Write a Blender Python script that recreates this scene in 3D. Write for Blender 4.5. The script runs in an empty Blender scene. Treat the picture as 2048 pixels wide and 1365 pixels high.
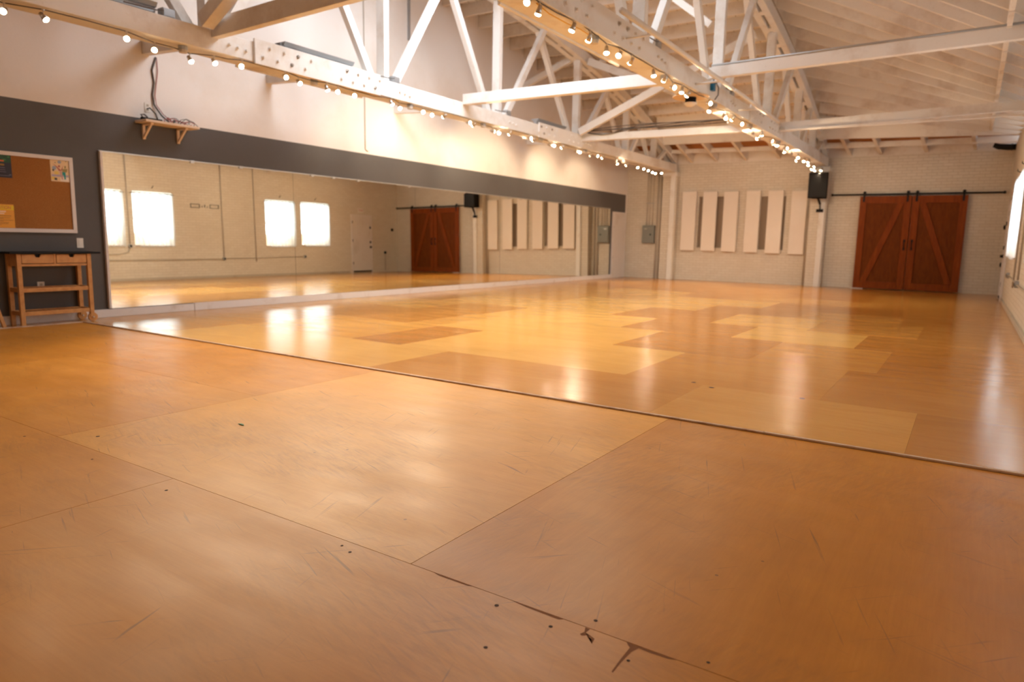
import bpy, bmesh, math, random
from mathutils import Vector, Matrix
random.seed(7)
sc = bpy.context.scene
COL = sc.collection
PI = math.pi

# ------------------------------------------------------------------ camera
YAW, PITCH, ROLL, FPX = -0.58051, -0.14511, 0.02019, 1378.49
fwd = Vector((math.sin(YAW)*math.cos(PITCH), math.cos(YAW)*math.cos(PITCH), math.sin(PITCH)))
rgt = Vector((math.cos(YAW), -math.sin(YAW), 0)); up = rgt.cross(fwd)
r2 = rgt*math.cos(ROLL)+up*math.sin(ROLL); u2 = -rgt*math.sin(ROLL)+up*math.cos(ROLL)
cam = bpy.data.cameras.new('camera'); cam_o = bpy.data.objects.new('camera', cam); COL.objects.link(cam_o)
M = Matrix((r2, u2, -fwd)).transposed().to_4x4(); M.translation = Vector((8.9246, 0, 1.05))
cam_o.matrix_world = M
cam.sensor_width = 36; cam.lens = FPX*36/2048; cam.clip_start = 0.02
cam.dof.use_dof = True; cam.dof.focus_distance = 2.9; cam.dof.aperture_fstop = 2.4
sc.camera = cam_o

# ------------------------------------------------------------------ exposure, world, daylight
sc.view_settings.view_transform = 'Standard'; sc.view_settings.look = 'None'
sc.view_settings.gamma = 1; sc.view_settings.use_curve_mapping = False
sc.view_settings.exposure = 0.3
w = bpy.data.worlds.new('world'); sc.world = w; w.use_nodes = True
bg = w.node_tree.nodes['Background']; bg.inputs[0].default_value = (0.75, 0.88, 1.0, 1); bg.inputs[1].default_value = 3.0

SPOT_POWER = 46.0          # watts of each small truss spotlight
SKY_POWER = 62.0          # daylight through the roof light between the trusses
NEAR_FILL_POWER = 18.0         # added fill lamp over the near end of the hall, no opening there
WIN_STRENGTH = 6.8
def area(name, loc, sx, sy, power, color, rot=(0,0,0)):
    l = bpy.data.lights.new(name, 'AREA'); l.shape = 'RECTANGLE'; l.size = sx; l.size_y = sy
    l.energy = power; l.color = color
    o = bpy.data.objects.new(name, l); COL.objects.link(o); o.location = loc; o.rotation_euler = rot
    return o

# ------------------------------------------------------------------ dimensions (metres)
W, L, Y0 = 9.555, 19.88, -4.2
YC = 7.85
def low(Y):
    d = Y-YC
    return 5.39-.0128*d*d-1.3e-5*d**4
TRX = ((1.27, 1.60), (5.32, 5.65))      # x extent of the two truss bottom chords
ZB, ZTOP = 3.09, 3.34
WALLR_TOP = 3.46

sky_l = area('skylight_daylight', (4.35, 7.3, 5.32), 1.5, 1.0, SKY_POWER, (0.86, 0.92, 1.0))
sky_l.rotation_euler = Vector((-.80, .42, -.42)).to_track_quat('-Z', 'Y').to_euler(); sky_l.data.spread = math.radians(150)
area('skylight_fill_down', (3.45, 8.1, low(8)+.44), 2.4, 2.6, 130, (0.86, 0.92, 1.0))  # added downward fill below the roof light, for roof and trusses
area('near_end_fill', (3.6, -1.6, 4.1), 2.6, 2.2, NEAR_FILL_POWER, (0.95, 0.93, 0.9))  # fill lamp added under closed roof boards

# ------------------------------------------------------------------ materials
def mat(name, col=(.8,.8,.8), rough=.5, metal=0., spec=.5, coat=0., coat_r=.1):
    m = bpy.data.materials.new(name); m.use_nodes = True
    b = m.node_tree.nodes['Principled BSDF']
    b.inputs['Base Color'].default_value = (*col, 1); b.inputs['Roughness'].default_value = rough
    b.inputs['Metallic'].default_value = metal; b.inputs['Specular IOR Level'].default_value = spec
    b.inputs['Coat Weight'].default_value = coat; b.inputs['Coat Roughness'].default_value = coat_r
    return m
def nd(m, t, **kw):
    n = m.node_tree.nodes.new(t)
    for k, v in kw.items():
        if k in n.inputs: n.inputs[k].default_value = v
        else: setattr(n, k, v)
    return n
def lk(m, a, b): m.node_tree.links.new(a, b)
def bsdf(m): return m.node_tree.nodes['Principled BSDF']
def ramp(m, fac, stops):
    r = nd(m, 'ShaderNodeValToRGB'); lk(m, fac, r.inputs[0])
    e = r.color_ramp.elements
    while len(e) < len(stops): e.new(.5)
    for el, (p, c) in zip(e, stops): el.position = p; el.color = (*c, 1) if len(c) == 3 else c
    return r.outputs[0]
def mix(m, fac, a, b, mode='MIX'):
    n = nd(m, 'ShaderNodeMix'); n.data_type = 'RGBA'; n.blend_type = mode
    for s, v in ((n.inputs[0], fac), (n.inputs[6], a), (n.inputs[7], b)):
        if hasattr(v, 'links'): lk(m, v, s)
        else: s.default_value = v if not isinstance(v, tuple) else ((*v, 1) if len(v) == 3 else v)
    return n.outputs[2]
def mth(m, op, a, b=None, c=None):
    n = nd(m, 'ShaderNodeMath'); n.operation = op
    for s, v in zip(n.inputs, (a, b, c)):
        if v is None: continue
        if hasattr(v, 'links'): lk(m, v, s)
        else: s.default_value = v
    return n.outputs[0]
def geo(m): return nd(m, 'ShaderNodeNewGeometry').outputs['Position']
def mapped(m, vec, scale=(1,1,1), loc=(0,0,0), rot=(0,0,0)):
    if any(rot) and scale != (1,1,1):
        vec = mapped(m, vec, rot=rot); rot = (0,0,0)
    n = nd(m, 'ShaderNodeMapping'); lk(m, vec, n.inputs[0])
    n.inputs['Scale'].default_value = scale; n.inputs['Location'].default_value = loc; n.inputs['Rotation'].default_value = rot
    return n.outputs[0]
def noise(m, vec, scale, detail=4, rough=.55, dist=0):
    n = nd(m, 'ShaderNodeTexNoise'); lk(m, vec, n.inputs['Vector'])
    n.inputs['Scale'].default_value = scale; n.inputs['Detail'].default_value = detail
    n.inputs['Roughness'].default_value = rough; n.inputs['Distortion'].default_value = dist
    return n.outputs['Fac']
def bump(m, h, strength, dist=.01, base=None):
    n = nd(m, 'ShaderNodeBump'); lk(m, h, n.inputs['Height'])
    n.inputs['Strength'].default_value = strength; n.inputs['Distance'].default_value = dist
    if base is not None: lk(m, base, n.inputs['Normal'])
    return n.outputs[0]

def painted(name, c, dirt, rough=.6, amt=(.52, .78), sc_=1.3):
    m = mat(name, c, rough, spec=.3); p = geo(m)
    f = noise(m, p, sc_, 5, .65); g = noise(m, p, 26, 3)
    a = ramp(m, f, [(amt[0], c), (amt[1], dirt)])
    b = mix(m, mth(m, 'MULTIPLY', ramp(m, g, [(.62, (0,0,0)), (.75, (1,1,1))]), .25), a, dirt)
    lk(m, b, bsdf(m).inputs['Base Color'])
    lk(m, bump(m, noise(m, p, 40, 4), .12, .01), bsdf(m).inputs['Normal'])
    return m
WHITE = painted('white_painted_timber', (.80,.77,.73), (.58,.47,.37))
ROOFW = painted('cream_painted_roof_timber', (.76,.70,.63), (.50,.38,.28), amt=(.5,.8))
def deck_mat():
    m = mat('cream_painted_roof_boards', (.66,.55,.44), .7, spec=.2); p = geo(m)
    s = nd(m, 'ShaderNodeSeparateXYZ'); lk(m, p, s.inputs[0])
    fr = mth(m, 'FRACT', mth(m, 'DIVIDE', s.outputs[0], .19))
    line = mth(m, 'LESS_THAN', fr, .07)
    base = ramp(m, noise(m, p, 1.2, 5), [(.4, (.78,.71,.63)), (.75, (.60,.49,.38))])
    lk(m, mix(m, line, base, (.34,.24,.15)), bsdf(m).inputs['Base Color'])
    lk(m, bump(m, line, .5, -.01), bsdf(m).inputs['Normal'])
    return m
DECK = deck_mat()
RAWWOOD = painted('bare_orange_wood', (.46,.2,.07), (.25,.1,.04))
DRYWALL = painted('white_painted_drywall', (.78,.73,.69), (.70,.62,.54), .5, (.5,.8), .7)
GREY = painted('charcoal_grey_wall_paint', (.098,.09,.088), (.086,.076,.072), .42, (.5,.8), 1)
def brick_mat():
    m = mat('cream_painted_brick', (.7,.64,.55), .5, spec=.35); p = geo(m)
    s = nd(m, 'ShaderNodeSeparateXYZ'); lk(m, p, s.inputs[0])
    c = nd(m, 'ShaderNodeCombineXYZ'); lk(m, mth(m, 'ADD', s.outputs[0], s.outputs[1]), c.inputs[0]); lk(m, s.outputs[2], c.inputs[1])
    b = nd(m, 'ShaderNodeTexBrick'); lk(m, c.outputs[0], b.inputs['Vector'])
    b.inputs['Scale'].default_value = 1; b.inputs['Brick Width'].default_value = .215; b.inputs['Row Height'].default_value = .072
    b.inputs['Mortar Size'].default_value = .007; b.inputs['Mortar Smooth'].default_value = .6
    b.inputs['Color1'].default_value = (.72,.655,.56,1); b.inputs['Color2'].default_value = (.68,.61,.51,1); b.inputs['Mortar'].default_value = (.6,.53,.43,1)
    n = noise(m, p, .9, 6, .65)
    col = mix(m, mth(m, 'MULTIPLY', ramp(m, n, [(.5, (0,0,0)), (.8, (1,1,1))]), .35), b.outputs['Color'], (.55,.45,.33))
    spots = ramp(m, noise(m, p, 11, 5, .7), [(.7, (0,0,0)), (.78, (1,1,1))])
    col = mix(m, mth(m, 'MULTIPLY', spots, .35), col, (.33,.26,.19))
    lk(m, col, bsdf(m).inputs['Base Color'])
    h = mth(m, 'ADD', mth(m, 'MULTIPLY', b.outputs['Fac'], -1.), mth(m, 'MULTIPLY', noise(m, p, 45, 4), .5))
    lk(m, bump(m, h, .6, .006), bsdf(m).inputs['Normal'])
    return m
BRICK = brick_mat()
def floor_mat(name, glossy, grain_axis=0):
    m = mat(name, (.6,.36,.14), .3); p = geo(m)
    at = nd(m, 'ShaderNodeAttribute'); at.attribute_name = 'sheet'; tone = at.outputs['Color']
    sp = nd(m, 'ShaderNodeSeparateColor'); lk(m, tone, sp.inputs[0])
    off = nd(m, 'ShaderNodeCombineXYZ'); lk(m, mth(m, 'MULTIPLY', sp.outputs[1], 13.), off.inputs[2])
    v = nd(m, 'ShaderNodeVectorMath'); lk(m, p, v.inputs[0]); lk(m, off.outputs[0], v.inputs[1]); pv = v.outputs[0]
    sx = (.5, 3.2, 1) if grain_axis == 0 else (3.2, .5, 1)
    g1 = noise(m, mapped(m, pv, sx), 2.2, 6, .62, 1.4)
    g2 = noise(m, mapped(m, pv, tuple(a*(9 if a > 1 else 3) for a in sx[:2])+(1,)), 3.2, 5, .7, .3)
    g3 = noise(m, pv, .8, 4)
    dark, mid, light = ((.40,.150,.020), (.58,.265,.048), (.74,.42,.105)) if glossy else ((.40,.145,.016), (.61,.262,.036), (.79,.41,.082))
    k = mth(m, 'ADD', mth(m, 'MULTIPLY', mth(m, 'SUBTRACT', g1, .5), .38), mth(m, 'MULTIPLY', mth(m, 'SUBTRACT', g2, .5), .30))
    k = mth(m, 'ADD', k, mth(m, 'MULTIPLY', mth(m, 'SUBTRACT', g3, .5), .45))
    k = mth(m, 'ADD', k, sp.outputs[0])
    col = ramp(m, k, [(0., dark), (.5, mid), (1., light)])
    # scuffs, heel marks and nail heads
    wv = noise(m, mapped(m, p, (1.2, 1, 1), rot=(0,0,.5)), 3.0, 3)
    scr = []
    for i, (ang, s1, s2, th) in enumerate(((.35, 1.3, 34, .715), (-.8, 1.5, 40, .73), (1.25, 1.1, 30, .73))):
        n = noise(m, mapped(m, p, (s1, s2, 1), loc=(i*3.1, i*1.7, 0), rot=(0,0,ang)), 1.6, 3, .6, .6)
        scr.append(ramp(m, n, [(th-.075, (0,0,0)), (th-.02, (1,1,1))]))
    s_ = mth(m, 'MAXIMUM', mth(m, 'MAXIMUM', scr[0], scr[1]), scr[2])
    s_ = mth(m, 'MULTIPLY', s_, ramp(m, wv, [(.42, (0,0,0)), (.62, (1,1,1))]))
    fine = noise(m, mapped(m, p, (5, 34, 1) if grain_axis == 0 else (34, 5, 1), rot=(0,0,.3)), 1.5, 5, .7, .5)
    smudge = mth(m, 'MULTIPLY', ramp(m, noise(m, p, 1.1, 6, .62, .4), [(.46, (0,0,0)), (.68, (1,1,1))]), ramp(m, fine, [(.42, (.15,)*3), (.66, (1,1,1))]))
    blot = ramp(m, noise(m, mapped(m, p, (1,1,1), loc=(4,9,0)), 2.3, 5, .6), [(.35, (0,0,0)), (.8, (1,1,1))])
    vor = nd(m, 'ShaderNodeTexVoronoi'); lk(m, p, vor.inputs['Vector']); vor.inputs['Scale'].default_value = 3.3
    dots = mth(m, 'LESS_THAN', vor.outputs['Distance'], .021)
    amt = (.55, .42, .55) if not glossy else (.10, .14, .3)
    col = mix(m, mth(m, 'MULTIPLY', blot, amt[1]*.75), col, (.30,.125,.03))
    col = mix(m, mth(m, 'MULTIPLY', smudge, amt[1]), col, (.22,.105,.04))
    col = mix(m, mth(m, 'MULTIPLY', s_, amt[0]), col, (.13,.075,.045))
    col = mix(m, mth(m, 'MULTIPLY', dots, amt[2]), col, (.08,.04,.02))
    bs = bsdf(m); lk(m, col, bs.inputs['Base Color'])
    rg = noise(m, mapped(m, p, (.8, 2, 1)), 2.5, 4)
    if glossy:
        lk(m, ramp(m, rg, [(.3, (.13,)*3), (.8, (.23,)*3)]), bs.inputs['Roughness'])
        bs.inputs['Specular IOR Level'].default_value = .62
        lk(m, bump(m, mth(m, 'ADD', g2, mth(m, 'MULTIPLY', g3, .6)), .05, .01), bs.inputs['Normal'])
    else:
        lk(m, ramp(m, rg, [(.3, (.32,)*3), (.8, (.45,)*3)]), bs.inputs['Roughness'])
        bs.inputs['Specular IOR Level'].default_value = .28
        h = mth(m, 'ADD', mth(m, 'MULTIPLY', g2, .8), mth(m, 'ADD', g1, mth(m, 'MULTIPLY', s_, -.6)))
        lk(m, bump(m, h, .06, .006), bs.inputs['Normal'])
    return m
F_FAR = floor_mat('glossy_honey_plywood', True)
F_NEARX = floor_mat('worn_plywood_grain_across', False, 0)
F_NEARY = floor_mat('worn_plywood_grain_along', False, 1)
SEAM = mat('dark_floor_gap', (.05,.025,.012), .8)
MIRROR = mat('mirror_glass', (.92,.92,.85), .0, 1.)
MIRROR_EDGE = mat('mirror_aluminium_edge', (.6,.58,.56), .35, .9)
def doorwood():
    m = mat('red_brown_stained_wood', (.24,.050,.006), .5, spec=.15); p = geo(m)
    g = noise(m, mapped(m, p, (6, 6, .7)), 3, 6, .65, 1.)
    lk(m, ramp(m, g, [(.3, (.18,.034,.003)), (.7, (.28,.062,.006))]), bsdf(m).inputs['Base Color'])
    lk(m, bump(m, g, .1, .01), bsdf(m).inputs['Normal']); return m
DOORW = doorwood()
def doorpanel():
    m = mat('dark_brown_door_panel', (.10,.028,.006), .6, spec=.15); p = geo(m)
    g = noise(m, mapped(m, p, (5, 5, 1.2)), 3, 6, .7, 1.)
    lk(m, ramp(m, g, [(.3, (.12,.026,.002)), (.7, (.20,.050,.004))]), bsdf(m).inputs['Base Color']); return m
DOORP = doorpanel()
BLACK = mat('black_powder_coated_metal', (.008,.007,.007), .55, spec=.25)
BLACKP = mat('black_speaker_cloth', (.007,.006,.006), .8, spec=.15)
BLACKTOP = mat('black_table_top', (.012,.011,.011), .6, spec=.2)
STEEL = mat('brushed_steel', (.55,.52,.48), .3, 1.)
GALV = mat('galvanised_steel', (.42,.43,.44), .45, .6)
CABLE = mat('dark_cable', (.10,.085,.075), .5)
CABLEW = mat('pale_cable', (.55,.48,.42), .5)
CABLER = mat('red_cable', (.42,.10,.08), .5)
YELLOW = mat('yellow_cable', (.75,.42,.05), .5)
PIPE = painted('painted_conduit', (.50,.44,.36), (.34,.27,.19), .5)
WPIPE = painted('cream_painted_conduit', (.60,.53,.44), (.45,.36,.27), .5)
PANEL = painted('pale_acoustic_cloth', (.82,.745,.67), (.77,.69,.60), .9, (.5,.8), 1)
RECESS = mat('grey_brown_recess', (.36,.28,.21), .8)
WTRIM = painted('white_painted_trim', (.75,.70,.68), (.52,.42,.34), .5, (.55,.8), 3)
def lightwood():
    m = mat('birch_wood', (.58,.27,.085), .45); p = geo(m)
    g = noise(m, mapped(m, p, (4, 4, 4)), 4, 5)
    lk(m, ramp(m, g, [(.3, (.50,.22,.065)), (.7, (.66,.33,.11))]), bsdf(m).inputs['Base Color']); return m
BIRCH = lightwood()
PINE = mat('pale_pine', (.80,.64,.50), .6)
def cork():
    m = mat('cork', (.36,.16,.045), .9, spec=.1); p = geo(m)
    c = ramp(m, noise(m, p, 160, 3), [(.35, (.27,.105,.028)), (.65, (.42,.19,.06))])
    c = mix(m, mth(m, 'MULTIPLY', ramp(m, noise(m, p, 2.5, 3), [(.45, (0,0,0)), (.6, (1,1,1))]), .2), c, (.24,.1,.03))
    lk(m, c, bsdf(m).inputs['Base Color']); return m
CORK = cork()
WPLASTIC = mat('ivory_plastic', (.78,.74,.68), .35)
GREYBOX = mat('grey_enamel', (.24,.25,.23), .45)
BLUE = mat('blue_plastic', (.0,.13,.27), .4)
DISC = mat('pale_wood_disc', (.72,.52,.32), .5)
DOORWHITE = painted('white_door_paint', (.74,.69,.66), (.6,.52,.45), .4)
RED = mat('red_sign', (.55,.05,.03), .5)
GREENM = mat('green_leaf', (.02,.22,.09), .5)
def flat(n, c, r=.6): return mat(n, c, r)
def emis(name, col, s):
    m = mat(name, (0,0,0)); b = bsdf(m)
    b.inputs['Emission Color'].default_value = (*col, 1); b.inputs['Emission Strength'].default_value = s
    return m
BULB = emis('lit_spotlight_lens', (1., .80, .52), 26)
PANE = emis('daylit_window_pane', (.80, .93, 1.), WIN_STRENGTH)
p_ = geo(PANE); z_ = nd(PANE, 'ShaderNodeSeparateXYZ'); lk(PANE, p_, z_.inputs[0])
k_ = mth(PANE, 'ADD', mth(PANE, 'MULTIPLY', noise(PANE, p_, 4.5, 5, .6), 1.2), mth(PANE, 'MULTIPLY', mth(PANE, 'SUBTRACT', 1.5, z_.outputs[2]), .9))
lk(PANE, ramp(PANE, k_, [(.72, (.80,.93,1.)), (.86, (.26,.19,.13))]), bsdf(PANE).inputs['Emission Color'])
SKYPANE = emis('daylit_roof_light', (.84,.92,1.), 2)
def curtain_mat():
    m = bpy.data.materials.new('sheer_white_curtain'); m.use_nodes = True; nt = m.node_tree; nt.nodes.clear()
    o = nt.nodes.new('ShaderNodeOutputMaterial'); d = nt.nodes.new('ShaderNodeBsdfDiffuse'); t = nt.nodes.new('ShaderNodeBsdfTranslucent')
    tr = nt.nodes.new('ShaderNodeBsdfTransparent')
    d.inputs[0].default_value = (.85,.88,.9,1); t.inputs[0].default_value = (.88,.92,.94,1)
    a = nt.nodes.new('ShaderNodeMixShader'); a.inputs[0].default_value = .6; nt.links.new(d.outputs[0], a.inputs[1]); nt.links.new(t.outputs[0], a.inputs[2])
    b = nt.nodes.new('ShaderNodeMixShader'); b.inputs[0].default_value = .25; nt.links.new(a.outputs[0], b.inputs[1]); nt.links.new(tr.outputs[0], b.inputs[2])
    nt.links.new(b.outputs[0], o.inputs[0]); return m
CURTAIN = curtain_mat()

# ------------------------------------------------------------------ mesh helpers
class MB:
    def __init__(s): s.v = []; s.f = []; s.m = []
    def add(s, vs, fs, mi=0):
        b = len(s.v); s.v += [tuple(v) for v in vs]; s.f += [tuple(b+i for i in f) for f in fs]; s.m += [mi]*len(fs); return s
    def box(s, x0, x1, y0, y1, z0, z1, mi=0):
        vs = [(x, y, z) for z in (z0, z1) for y in (y0, y1) for x in (x0, x1)]
        return s.add(vs, [(0,2,3,1), (4,5,7,6), (0,1,5,4), (2,6,7,3), (0,4,6,2), (1,3,7,5)], mi)
    def bar(s, p, q, w, h, mi=0, side=(0,0,1)):
        """rectangular bar from p to q; w across (perpendicular to side), h along side"""
        p, q = Vector(p), Vector(q); d = (q-p).normalized(); sd = Vector(side)
        a = d.cross(sd).normalized(); b = a.cross(d).normalized()
        vs = []
        for c in (p, q):
            for i, j in ((-1,-1), (1,-1), (1,1), (-1,1)): vs.append(c+a*(w/2*i)+b*(h/2*j))
        return s.add(vs, [(3,2,1,0), (4,5,6,7), (0,1,5,4), (1,2,6,5), (2,3,7,6), (3,0,4,7)], mi)
    def tube(s, pts, r, n=8, mi=0, cap=True):
        pts = [Vector(p) for p in pts]; rs = r if isinstance(r, (list, tuple)) else [r]*len(pts)
        ref = None; rings = []
        for i, p in enumerate(pts):
            d = (pts[min(i+1, len(pts)-1)]-pts[max(i-1, 0)])
            if d.length < 1e-9: d = Vector((0,0,1))
            d.normalize()
            if ref is None: ref = Vector((0,0,1)) if abs(d.z) < .9 else Vector((1,0,0))
            a = d.cross(ref).normalized(); b = d.cross(a).normalized(); ref = a.cross(d) if abs(a.cross(d).dot(ref)) > 0 else ref
            rings.append([p+a*(math.cos(2*PI*k/n)*rs[i])+b*(math.sin(2*PI*k/n)*rs[i]) for k in range(n)])
        vs = [v for rg in rings for v in rg]; fs = []
        for i in range(len(pts)-1):
            for k in range(n):
                fs.append((i*n+k, i*n+(k+1) % n, (i+1)*n+(k+1) % n, (i+1)*n+k))
        if cap: fs.append(tuple(range(n-1, -1, -1))); fs.append(tuple((len(pts)-1)*n+k for k in range(n)))
        return s.add(vs, fs, mi)
    def poly(s, pts, axis, a0, a1, mi=0):
        """extrude 2D polygon along axis (0,1,2) between a0 and a1"""
        n = len(pts)
        def mk(p, a):
            t = list(p); t.insert(axis, a); return tuple(t)
        vs = [mk(p, a0) for p in pts]+[mk(p, a1) for p in pts]
        fs = [tuple(range(n)), tuple(range(2*n-1, n-1, -1))]+[(i, i+n, (i+1) % n+n, (i+1) % n) for i in range(n)]
        return s.add(vs, fs, mi)
    def build(s, name, mats, parent=None, bevel=0, smooth=False, origin=None):
        me = bpy.data.meshes.new(name)
        vs = s.v
        if origin is not None:
            vs = [(v[0]-origin[0], v[1]-origin[1], v[2]-origin[2]) for v in vs]
        me.from_pydata(vs, [], s.f)
        for m_ in (mats if isinstance(mats, (list, tuple)) else [mats]): me.materials.append(m_)
        for p, mi in zip(me.polygons, s.m): p.material_index = mi; p.use_smooth = smooth
        bm = bmesh.new(); bm.from_mesh(me); bmesh.ops.recalc_face_normals(bm, faces=bm.faces)
        bm.to_mesh(me); bm.free()
        o = bpy.data.objects.new(name, me); COL.objects.link(o)
        if origin is not None and parent is None: o.location = origin
        if parent is not None: o.parent = parent
        if bevel:
            b = o.modifiers.new('bevel', 'BEVEL'); b.width = bevel; b.segments = 2; b.limit_method = 'ANGLE'
        return o
def tag(o, label=None, cat=None, group=None, kind=None):
    for k, v in (('label', label), ('category', cat), ('group', group), ('kind', kind)):
        if v: o[k] = v
    return o
def struct(o, label=None): return tag(o, label, None, None, 'structure')
def empty(name, loc, label=None, cat=None, group=None, kind=None):
    o = bpy.data.objects.new(name, None); COL.objects.link(o); o.location = loc; o.empty_display_size = .1
    return tag(o, label, cat, group, kind)
# children are modelled in the empty's local frame
def rnd(a, b): return a+(b-a)*random.random()
ORD = ['first','second','third','fourth','fifth','sixth','seventh','eighth','ninth','tenth','eleventh','twelfth','thirteenth','fourteenth','fifteenth','sixteenth','seventeenth','eighteenth','nineteenth','twentieth']
for t_ in ('twenty', 'thirty', 'forty'):
    for i in range(9): ORD.append(t_+'-'+ORD[i])
    ORD.append({'twenty': 'thirtieth', 'thirty': 'fortieth', 'forty': 'fiftieth'}[t_])

# ================================================================== FLOOR
SX, SY = 0.34, 3.938          # corner of the near plywood area
fb = MB(); tones = []
def sheet(x0, x1, y0, y1, t, mi, gap=.0012):
    n = len(fb.f); fb.box(x0+gap, x1-gap, y0+gap, y1-gap, -.02, 0, mi); tones.extend([(t, random.random())]*6)
rows = [SY, 5.05, 6.48, 7.93, 9.2, 10.75, 12.0, 13.4, 14.8, 16.2, 17.6, 18.9, L+.02]
LT, MD, DK = .95, .62, .40
spec = {  # x breaks and tones measured for each row
 0: [(0,.6),(1.75,.95),(4.9,.62),(7.34,.66),(8.74,.30),(W,0)],
 1: [(0,.55),(1.85,.80),(3.6,.45),(4.28,1.05),(6.70,.55),(8.15,.42),(W,0)],
 2: [(0,.70),(1.1,.50),(3.1,.85),(3.55,1.02),(5.92,.48),(7.3,.62),(8.36,.40),(W,0)],
 3: [(0,.85),(2.0,.60),(3.2,1.05),(5.34,.50),(6.72,1.0),(8.0,.40),(W,0)],
 4: [(0,.6),(1.3,.9),(2.6,1.05),(4.60,.46),(6.07,1.0),(7.3,.58),(8.5,.35),(W,0)],
 5: [(0,.8),(2.9,1.1),(5.35,.50),(6.85,.62),(8.2,.42),(W,0)],
 6: [(0,.65),(1.6,.85),(3.98,1.12),(6.07,.42),(8.1,.5),(W,0)],
 7: [(0,.7),(2.2,.95),(4.04,.50),(5.3,.70),(7.7,.4),(W,0)],
}
for i in range(len(rows)-1):
    sp_ = spec.get(i)
    if sp_ is None:
        xs = [0]; x = rnd(.6, 2.2)
        while x < W-.4: xs.append(x); x += rnd(1.2, 2.44)
        xs.append(W); sp_ = [(x, rnd(.3, .68)) for x in xs]
    for (a, t), (b, _) in zip(sp_, sp_[1:]): sheet(max(a, 0), b, rows[i], rows[i+1], .46+(t-.62)*1.2+(.12 if a > 6.6 else 0), 0, .0004)
sheet(0, SX, Y0, SY, .45, 0, .0004)                 # strip of floor beside the mirror wall
# near plywood sheets (8 ft long)
ny = [Y0, -3.09, -.75, 1.596, SY]
sheet(SX, 2.65, 1.596, SY, .42, 1); sheet(2.65, 5.08, 1.596, 2.79, .55, 1); sheet(2.65, 5.08, 2.79, SY, .45, 1)
sheet(5.08, 7.50, 1.596, SY, .78, 1); sheet(7.50, W, 1.596, SY, .40, 2)
sheet(SX, 1.3, .2, 1.596, .4, 1); sheet(1.3, 3.72, .2, 1.596, .46, 1); sheet(3.72, 6.14, .2, 1.596, .52, 1)
sheet(6.14, 8.56, -.9, 1.596, .50, 1); sheet(8.56, W, -.9, 1.596, .42, 1)
sheet(SX, 6.14, Y0, .2, .5, 1); sheet(6.14, W, Y0, -.9, .5, 1)
fb.box(-.1, W+.1, Y0-.1, L+.1, -.12, -.022, 3); tones.extend([(0, 0)]*6)
fl = fb.build('floor', [F_FAR, F_NEARX, F_NEARY, SEAM]); struct(fl)
ca = fl.data.color_attributes.new('sheet', 'FLOAT_COLOR', 'CORNER')
for p, (t, r_) in zip(fl.data.polygons, tones):
    for li in p.loop_indices: ca.data[li].color = (t, r_, 0, 1)

# torn veneer and nail heads on the near sheets
CHIP = mat('torn_veneer', (.24,.09,.025), .8)
m = MB()
for pg in ([(8.14,1.593),(8.155,1.593),(8.153,1.570),(8.165,1.556),(8.180,1.552),(8.190,1.533),(8.186,1.558),(8.168,1.566),(8.150,1.551),(8.143,1.556),(8.148,1.572)],
           [(8.262,1.594),(8.40,1.594),(8.38,1.586),(8.33,1.584),(8.300,1.586),(8.291,1.56),(8.288,1.50),(8.289,1.452),(8.284,1.455),(8.281,1.515),(8.280,1.575),(8.270,1.584)],
           [(7.60,1.594),(7.75,1.594),(7.74,1.589),(7.63,1.588)], [(7.9,1.594),(8.07,1.594),(8.06,1.585),(7.95,1.588)]):
    n_ = len(pg); m.add([(x, y, .0004) for x, y in pg], [tuple(range(n_))])
m.build('torn_veneer', CHIP, fl)
m = MB()
for x, y, r_ in ((8.06,1.541,.006),(8.148,1.64,.006),(7.876,1.546,.007),(7.971,1.358,.006),(7.279,1.541,.006),(7.22,1.56,.005),(5.24,1.72,.010),(4.95,1.50,.007),(4.93,1.38,.007),(8.045,5.04,.02),(7.42,5.0,.02),(7.25,5.1,.018),(8.3,1.52,.005),(8.47,1.63,.005),(6.25,1.5,.007),(5.6,1.52,.006)):
    m.add([(x+r_*math.cos(2*PI*k/10), y+r_*math.sin(2*PI*k/10), .0006) for k in range(10)], [tuple(range(10))])
m.build('nail_hole', SEAM, fl)

# raised timber strip between near and far floor
STRIP = painted('worn_white_timber_strip', (.62,.46,.34), (.38,.21,.12), .6, (.45,.7), 6)
m = MB().box(SX-.015, 8.05, SY-.013, SY+.013, 0, .011); struct(m.build('trim_1', STRIP, bevel=.003))
m = MB().box(8.053, W-.02, SY-.013, SY+.013, 0, .012); struct(m.build('trim_2', STRIP, bevel=.003))
m = MB().box(SX-.015, SX+.012, Y0, SY-.014, 0, .011); struct(m.build('trim_3', STRIP, bevel=.003))

# ================================================================== WALLS
def top_pts(y0, y1, n, dz): return [(y0+(y1-y0)*i/n, low(y0+(y1-y0)*i/n)+dz) for i in range(n+1)]
ZG = 2.487
m = MB()
m.poly([(Y0, 0), (19.77, 0), (19.77, ZG), (Y0, ZG)], 0, -.1, 0, 0)
m.poly([(Y0, ZG), (19.77, ZG), (19.77, low(19.77)+.465)]+list(reversed(top_pts(Y0, 19.77, 40, .465)))[1:], 0, -.1, 0, 1)
m.poly([(19.77, 0), (L, 0), (L, low(L)+.465), (19.77, low(19.77)+.465)], 0, -.1, 0, 1)
struct(m.build('wall_left', [GREY, DRYWALL]))

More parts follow.
